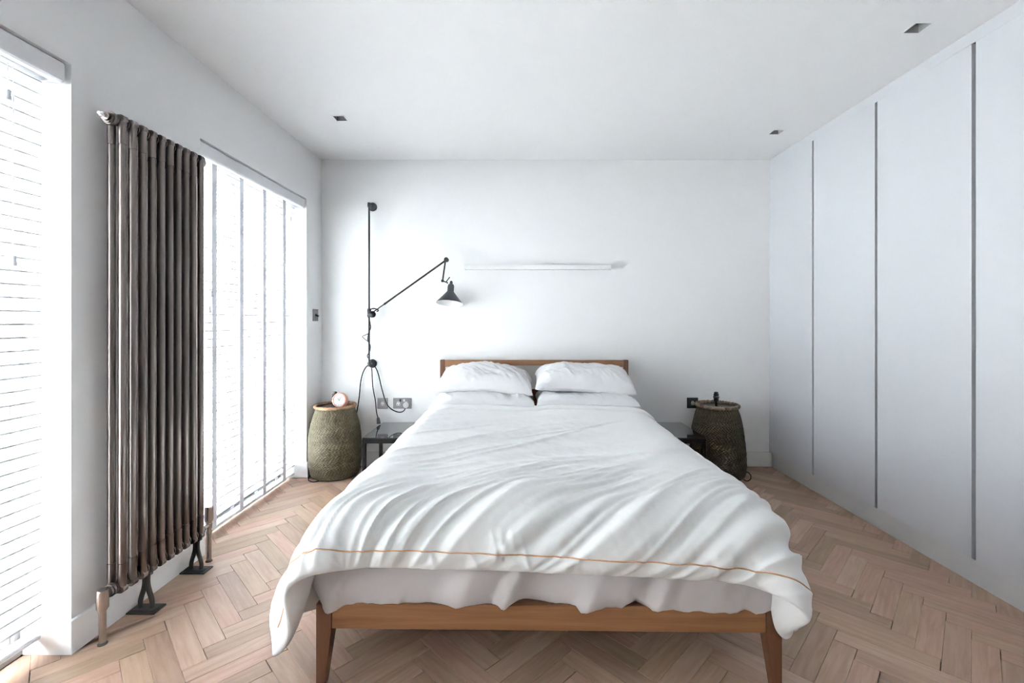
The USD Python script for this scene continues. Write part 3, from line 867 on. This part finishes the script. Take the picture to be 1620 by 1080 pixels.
PL = [(0.140, 0.000), (0.163, 0.018), (0.176, 0.060), (0.183, 0.13), (0.184, 0.20), (0.180, 0.29), (0.171, 0.36), (0.157, 0.42), (0.143, 0.465), (0.136, 0.498), (0.137, 0.508)]
PR = [(0.150, 0.000), (0.178, 0.015), (0.192, 0.055), (0.194, 0.12), (0.190, 0.20), (0.181, 0.29), (0.171, 0.37), (0.158, 0.43), (0.146, 0.472), (0.138, 0.500), (0.140, 0.512)]
BLX, BLY, BRX, BRY = -1.352, 3.362, 1.466, 3.355
lt, zl = basket_lamp('olive woven basket lamp base without shade, holding a pink clock, left of the bed', BLX, BLY, PL, 'weave_olive', 'rim_tan', 61, 0.0025)
rt_, zr = basket_lamp('dark brown woven basket lamp base without shade, right of the bed', BRX, BRY, PR, 'weave_brown', 'rim_brown', 67, 0.0050)


def holder(parent, x, y, z, rot=None):
    m = lathe([(0, 0), (0.0085, 0), (0.0085, 0.034), (0.013, 0.037), (0.0175, 0.042), (0.018, 0.064), (0.0215, 0.066), (0.0215, 0.074), (0.018, 0.076), (0.0165, 0.084), (0.0185, 0.086), (0.0185, 0.092), (0.015, 0.094), (0.0145, 0.106), (0.011, 0.107), (0.011, 0.09), (0, 0.09)], 32)
    a = math.radians(-stage.GetPrimAtPath(parent.GetPath()).GetAttribute('xformOp:rotateZ').Get())
    m.apply_translation((math.cos(a) * x - math.sin(a) * y, math.sin(a) * x + math.cos(a) * y, z))
    obj('lamp_holder', m, 'black_plastic', parent, label='black bayonet lamp holder')


def world_pts(parent, base, pts):
    """World points in the turned coordinates of a thing standing at base."""
    a = math.radians(-parent.GetAttribute('xformOp:rotateZ').Get())
    p = np.array(pts, float) - np.array([*base, 0])
    return np.stack([math.cos(a) * p[:, 0] - math.sin(a) * p[:, 1], math.sin(a) * p[:, 0] + math.cos(a) * p[:, 1], p[:, 2]], 1)


holder(lt, -0.01, 0.02, zl)
holder(rt_, -0.012, -0.01, zr)
flex = spline([(-1.478, 3.462, 0.13), (-1.512, 3.40, 0.085), (-1.518, 3.33, 0.030), (-1.505, 3.265, 0.006), (-1.470, 3.215, 0.005), (-1.425, 3.205, 0.005), (-1.405, 3.226, 0.012), (-1.40, 3.245, 0.03)], 60)
obj('power_cord', tube(world_pts(lt, (BLX, BLY), flex), 0.0035, 8), 'black_flex', lt, smooth=True)
flex = spline([(1.635, 3.262, 0.055), (1.648, 3.235, 0.045), (1.640, 3.215, 0.020), (1.618, 3.215, 0.006), (1.602, 3.235, 0.012)], 30)
obj('power_cord', tube(world_pts(rt_, (BRX, BRY), flex), 0.0032, 8), 'black_flex', rt_, smooth=True)

# ---- alarm clock leaning on the left basket
ck = thing('alarm_clock', 'small round pink copper alarm clock with white face on the left basket', 'clock', (-1.297, 3.315, 0.505), rotz=-6)
TL = trimesh.transformations.rotation_matrix(math.radians(-10), (1, 0, 0))
UP = trimesh.transformations.translation_matrix((0, 0, 0.0545))


def ckp(name, m, mt_, **kw):
    m.apply_transform(UP @ TL)
    obj(name, m, mt_, ck, smooth=35, **kw)


CR = 0.054
ckp('case', lathe([(0, 0.022), (CR - 0.008, 0.022), (CR - 0.001, 0.017), (CR, 0.008), (CR, -0.014), (CR - 0.003, -0.020), (CR - 0.009, -0.021), (CR - 0.010, -0.015), (0, -0.015)], 56).apply_transform(np.array([[1, 0, 0, 0], [0, 0, 1, 0], [0, 1, 0, 0], [0, 0, 0, 1.0]])), 'copper_pink')
ckp('dial', cyl((0, -0.0148, 0), (0, -0.0162, 0), CR - 0.0105, 56), 'clock_face', label='white dial')
ticks = []
for k in range(12):
    b = bx(-0.0007, 0.0007, -0.0168, -0.0160, CR - 0.0175, CR - 0.0125)
    b.apply_transform(trimesh.transformations.rotation_matrix(k * math.pi / 6, (0, 1, 0)))
    ticks.append(b)
ckp('hour_marks', cat(*ticks), 'black_plastic', kind='stuff')
for nm, ln, wd_, an in (('hour_hand', 0.019, 0.0016, -36), ('minute_hand', 0.029, 0.0012, 27)):
    b = bx(-wd_, wd_, -0.0182, -0.0172, -0.005, ln, .0003)
    b.apply_transform(trimesh.transformations.rotation_matrix(math.radians(an), (0, 1, 0)))
    ckp(nm, b, 'black_plastic', label='dark clock hand')

# ------------------------------------------------------------------ wall lamp with long jointed arm
wlp = thing('wall_lamp', 'black swing-arm wall lamp with conical shade, left of the bed', 'lamp')
XB, YP = -1.145, 3.492
for zc in (2.026, 0.803):
    d = obj('wall_disc', lathe([(0, 0), (0.034, 0), (0.034, 0.006), (0.030, 0.013), (0.018, 0.020), (0.014, 0.022), (0.0, 0.022)], 40).apply_transform(np.array([[1, 0, 0, XB + 0.006], [0, 0, -1, YB], [0, 1, 0, zc], [0, 0, 0, 1.0]])), 'black_metal', wlp)
    obj('clamp', union([cyl((XB + 0.004, YB - 0.015, zc), (XB, YP - 0.014, zc), 0.0085, 16), cyl((XB, YP, zc - 0.016), (XB, YP, zc + 0.016), 0.0115, 20)]), 'black_metal', d)
obj('pole', cyl((XB, YP, 0.79), (XB, YP, 2.04), 0.0068, 20), 'black_metal', wlp)
# joint on the pole
A0, A1 = np.array([XB + 0.032, 3.462, 1.197]), np.array([-0.543, 3.442, 1.598])
jn = obj('pole_joint', union([cyl((XB, YP, 1.180), (XB, YP, 1.232), 0.0125, 20), cyl((XB, YP, 1.212), (XB + 0.012, 3.448, 1.212), 0.009, 16), ball((XB + 0.012, 3.456, 1.213), 0.0155)]), 'black_metal', wlp, smooth=40)
obj('joint_ball', union([ball((XB + 0.034, 3.462, 1.186), 0.026, 3), cyl((XB + 0.006, 3.462, 1.200), (XB + 0.05, 3.462, 1.196), 0.010, 16)]), 'black_metal', jn, smooth=40)
obj('cord_loop', tube(spline([(XB - 0.004, 3.474, 1.208), (XB + 0.03, 3.452, 1.226), (XB + 0.062, 3.446, 1.228), (XB + 0.082, 3.452, 1.216), (XB + 0.07, 3.458, 1.208)], 30), 0.0042, 8), 'black_flex', jn, smooth=True)
ax = A1 - A0
obj('arm', union([cyl(A0, A1, 0.0042, 16), cyl(A0 + ax * 0.17, A1, 0.0066, 20), cyl(A0 + ax * 0.165, A0 + ax * 0.19, 0.0078, 20)]), 'black_metal', wlp)
e = obj('elbow_joint', union([cyl(A1 + (0, 0.016, 0), A1 + (0, -0.020, 0), 0.0165, 28), cyl(A1 + (0, -0.018, 0), A1 + (0, -0.026, 0), 0.009, 20)]), 'black_metal', wlp)
B1 = np.array([-0.571, 3.430, 1.438])
obj('link_arm', union([cyl(A1 + (-0.006, -0.012, -0.004), B1, 0.0060, 16), ball(B1, 0.0115, 2)]), 'black_metal', wlp, smooth=40)
hk = obj('shade_fork', union([tube(spline([B1, B1 + (0.014, 0, -0.006), B1 + (0.028, 0, -0.010), B1 + (0.040, 0, -0.020)], 16), 0.0048, 10), tube(spline([B1 + (0.026, 0, -0.010), B1 + (0.042, 0, 0.012), B1 + (0.055, 0, 0.028)], 16), 0.0036, 10)]), 'black_metal', wlp, smooth=40)
SC = np.array([-0.519, 3.430, 1.268])
TS = trimesh.transformations.translation_matrix(SC) @ trimesh.transformations.euler_matrix(math.radians(-12), math.radians(3), 0)
sh = lathe([(0.1005, 0.0), (0.098, 0.004), (0.0285, 0.088), (0.0245, 0.096), (0.0245, 0.134), (0.021, 0.146), (0.012, 0.153), (0.010, 0.170), (0.006, 0.176), (0.0, 0.176)], 64)
ss = obj('lamp_shade', sh.apply_transform(TS), 'shade_grey', wlp, smooth=35, label='dark grey conical shade')
si = lathe([(0.1005, 0.0), (0.0965, 0.0035), (0.0270, 0.0872), (0.0, 0.0872)], 64)
obj('shade_lining', si.apply_transform(TS), 'shade_inside', ss, smooth=35, label='white inside of the shade')
obj('bulb', lathe([(0, 0.028), (0.018, 0.034), (0.026, 0.052), (0.020, 0.072), (0.012, 0.086), (0, 0.086)], 28).apply_transform(TS), 'bulb_glass', ss, smooth=True)
# cord wound round the pole, with a stray wire triangle
zz = np.linspace(1.18, 0.815, 160)
tw = np.interp(zz, [0.815, 0.9, 1.0, 1.18], [0, 5.5, 9.5, 15.5])
wind = np.stack([XB + (0.0105 + 0.003 * np.sin(zz * 60)) * np.cos(tw), YP + 0.0108 * np.sin(tw), zz], 1)
obj('wound_cord', tube(wind, 0.0036, 8), 'black_flex', wlp, smooth=True)
obj('cord_kink', tube(np.array([(XB, YP - 0.012, 1.040), (XB - 0.020, YP - 0.014, 1.030), (XB - 0.044, YP - 0.012, 1.021), (XB - 0.047, YP - 0.012, 1.014), (XB - 0.028, YP - 0.012, 0.996), (XB, YP - 0.012, 0.977)]), 0.0026, 8), 'black_flex', wlp)
YC = 3.540
c1 = [(XB - 0.022, YC - 0.02, 0.79), (-1.20, YC, 0.752), (-1.226, YC, 0.66), (-1.236, YC, 0.56), (-1.252, YC, 0.45), (-1.270, YC, 0.34), (-1.28, YC - 0.005, 0.2)]
obj('power_cord', tube(spline(c1, 70), 0.0042, 8), 'black_flex', wlp, smooth=True)
c2 = [(XB + 0.010, YC - 0.02, 0.772), (XB + 0.012, YC - 0.01, 0.70), (XB + 0.02, YC - 0.01, 0.60), (-1.106, YC - 0.02, 0.52), (-1.088, YC - 0.045, 0.43), (-1.070, 3.478, 0.392)]
sc = obj('switch_cord', tube(spline(c2, 60), 0.0040, 8), 'black_flex', wlp, smooth=True)
obj('inline_switch', union([hull([*(np.array([-1.072, 3.480, 0.396]) + np.array(p) for p in [(-.008, -.008, 0), (.008, -.008, 0), (-.008, .008, 0), (.008, .008, 0)]), *(np.array([-1.058, 3.452, 0.357]) + np.array(p) for p in [(-.013, -.010, 0), (.013, -.010, 0), (-.013, .010, 0), (.013, .010, 0)])])]), 'black_plastic', sc, label='black inline switch')
c3 = [(XB + 0.030, YC - 0.02, 0.79), (-1.098, YC, 0.748), (-1.072, YC - .006, 0.66), (-1.045, YC - .01, 0.56), (-1.006, YC - .016, 0.475), (-0.955, YC - .022, 0.440), (-0.905, YC - .03, 0.433), (-0.880, YC - .036, 0.446), (-0.872, YC - .034, 0.462)]
pc = obj('power_cord', tube(spline(c3, 80), 0.0042, 8), 'black_flex', wlp, smooth=True)
pg = lathe([(0, 0), (0.020, 0), (0.0215, 0.004), (0.0205, 0.020), (0.017, 0.025), (0, 0.026)], 32)
obj('plug', cat(pg.apply_transform(np.array([[1, 0, 0, -0.872], [0, 0, -1, 3.541], [0, 1.12, 0, 0.484], [0, 0, 0, 1.0]])), bx(-.879, -.865, 3.5135, 3.518, .478, .492, .002)), 'white_plastic', pc, label='white mains plug')


# ------------------------------------------------------------------ wall plates
def socket(label, xc, zc, gangs, w, plate, group='metal wall sockets'):
    s = thing('wall_socket', label, 'socket', (xc, YB, zc), group=None)
    obj('plate', bx(-w / 2, w / 2, -0.007, 0.0, -0.0415, 0.0415, .0025), plate, s)
    for g in range(gangs):
        gx = (g - (gangs - 1) / 2) * 0.062
        ins = obj('socket_insert', hull([(gx + a * k, -y, c_ * k - 0.004) for k, y in ((1.0, 0.0068), (0.94, 0.0085)) for a, c_ in ((-.0145, -.013), (.0145, -.013), (.0145, .004), (.006, .020), (-.006, .020), (-.0145, .004))]), 'white_plastic', s, label='white pin-hole insert')
        for a, b in ((0, .010), (-.008, -.007), (.008, -.007)):
            obj('pin_hole', bx(gx + a - .002, gx + a + .002, -.0089, -.0080, b - .006, b + .002), 'black_plastic', ins)
    for g in range(gangs):
        if gangs == 2:
            gx = (g - .5) * 0.030
            obj('rocker', bx(gx - .0075, gx + .0075, -0.0105, -0.0066, 0.014, 0.034, .0015), 'black_plastic' if g == 0 else 'white_plastic', s)
    for x in (-w * 0.42, w * 0.42):
        obj('screw', cyl((x, -0.0068, 0), (x, -0.0080, 0), 0.0032, 12), plate, s)


socket('single brushed steel socket behind the lamp cords, left of the double one', -1.060, 0.492, 1, 0.083, 'steel_plate')
socket('double brushed steel wall socket with a round white plug', -0.906, 0.492, 2, 0.144, 'steel_plate')
socket('dark metal wall socket partly hidden behind the right basket', 1.361, 0.496, 1, 0.086, 'dark_steel_plate')
sw = thing('light_switch', 'grey metal toggle light switch on the wall beside the far blind', 'switch', (XL, 3.444, 1.180))
obj('plate', bx(0, 0.006, -0.043, 0.043, -0.045, 0.045, .002), 'steel_plate', sw)
obj('toggle', union([cyl((0.005, 0, 0), (0.010, 0, 0), 0.009, 20), cyl((0.008, 0, 0), (0.026, 0, -0.008), 0.0045, 14, 0.006)]), 'black_plastic', sw, label='black toggle')
for z in (-0.033, 0.033):
    obj('screw', cyl((0.0055, 0, z), (0.0068, 0, z), 0.0032, 12), 'steel_plate', sw)

# ---- slim white ledge above the bed
lg = thing('wall_ledge', 'slim white floating ledge fixed to the wall above the headboard', 'shelf', (0.150, YB, 1.533))
obj('ledge_board', bx(-0.566, 0.566, -0.055, 0.0, 0.0, 0.036, .003), 'wall_paint', lg)

# ---- recessed ceiling spotlights
names = ['recessed square ceiling spotlight above the wall lamp, on the left', 'recessed square ceiling spotlight at the far right, near the wardrobe corner', 'recessed square ceiling spotlight at the near right, largest in view']
for (x, y), lab in zip(LIGHTS, names):
    d = thing('ceiling_spotlight', lab, 'ceiling light', (x, y, HC))
    k = HS + 0.007
    obj('trim_ring', minus(bx(-k, k, -k, k, -0.002, 0.0, .0008), [bx(-HS + .003, HS - .003, -HS + .003, HS - .003, -.02, .02)]), 'ceiling_paint', d)
    i, o_, zt = HS - 0.003, HS - 0.0005, 0.085
    obj('housing', minus(bx(-o_, o_, -o_, o_, -0.001, zt), [hull([(a * s_, b * s_, z_) for s_, z_ in ((i, -0.01), (i * 0.72, zt - 0.02)) for a in (-1, 1) for b in (-1, 1)])]), 'downlight_grey', d, smooth=False)
    obj('lens', cyl((0, 0, zt - 0.026), (0, 0, zt - 0.018), i * 0.70, 32), 'downlight_lens', d)
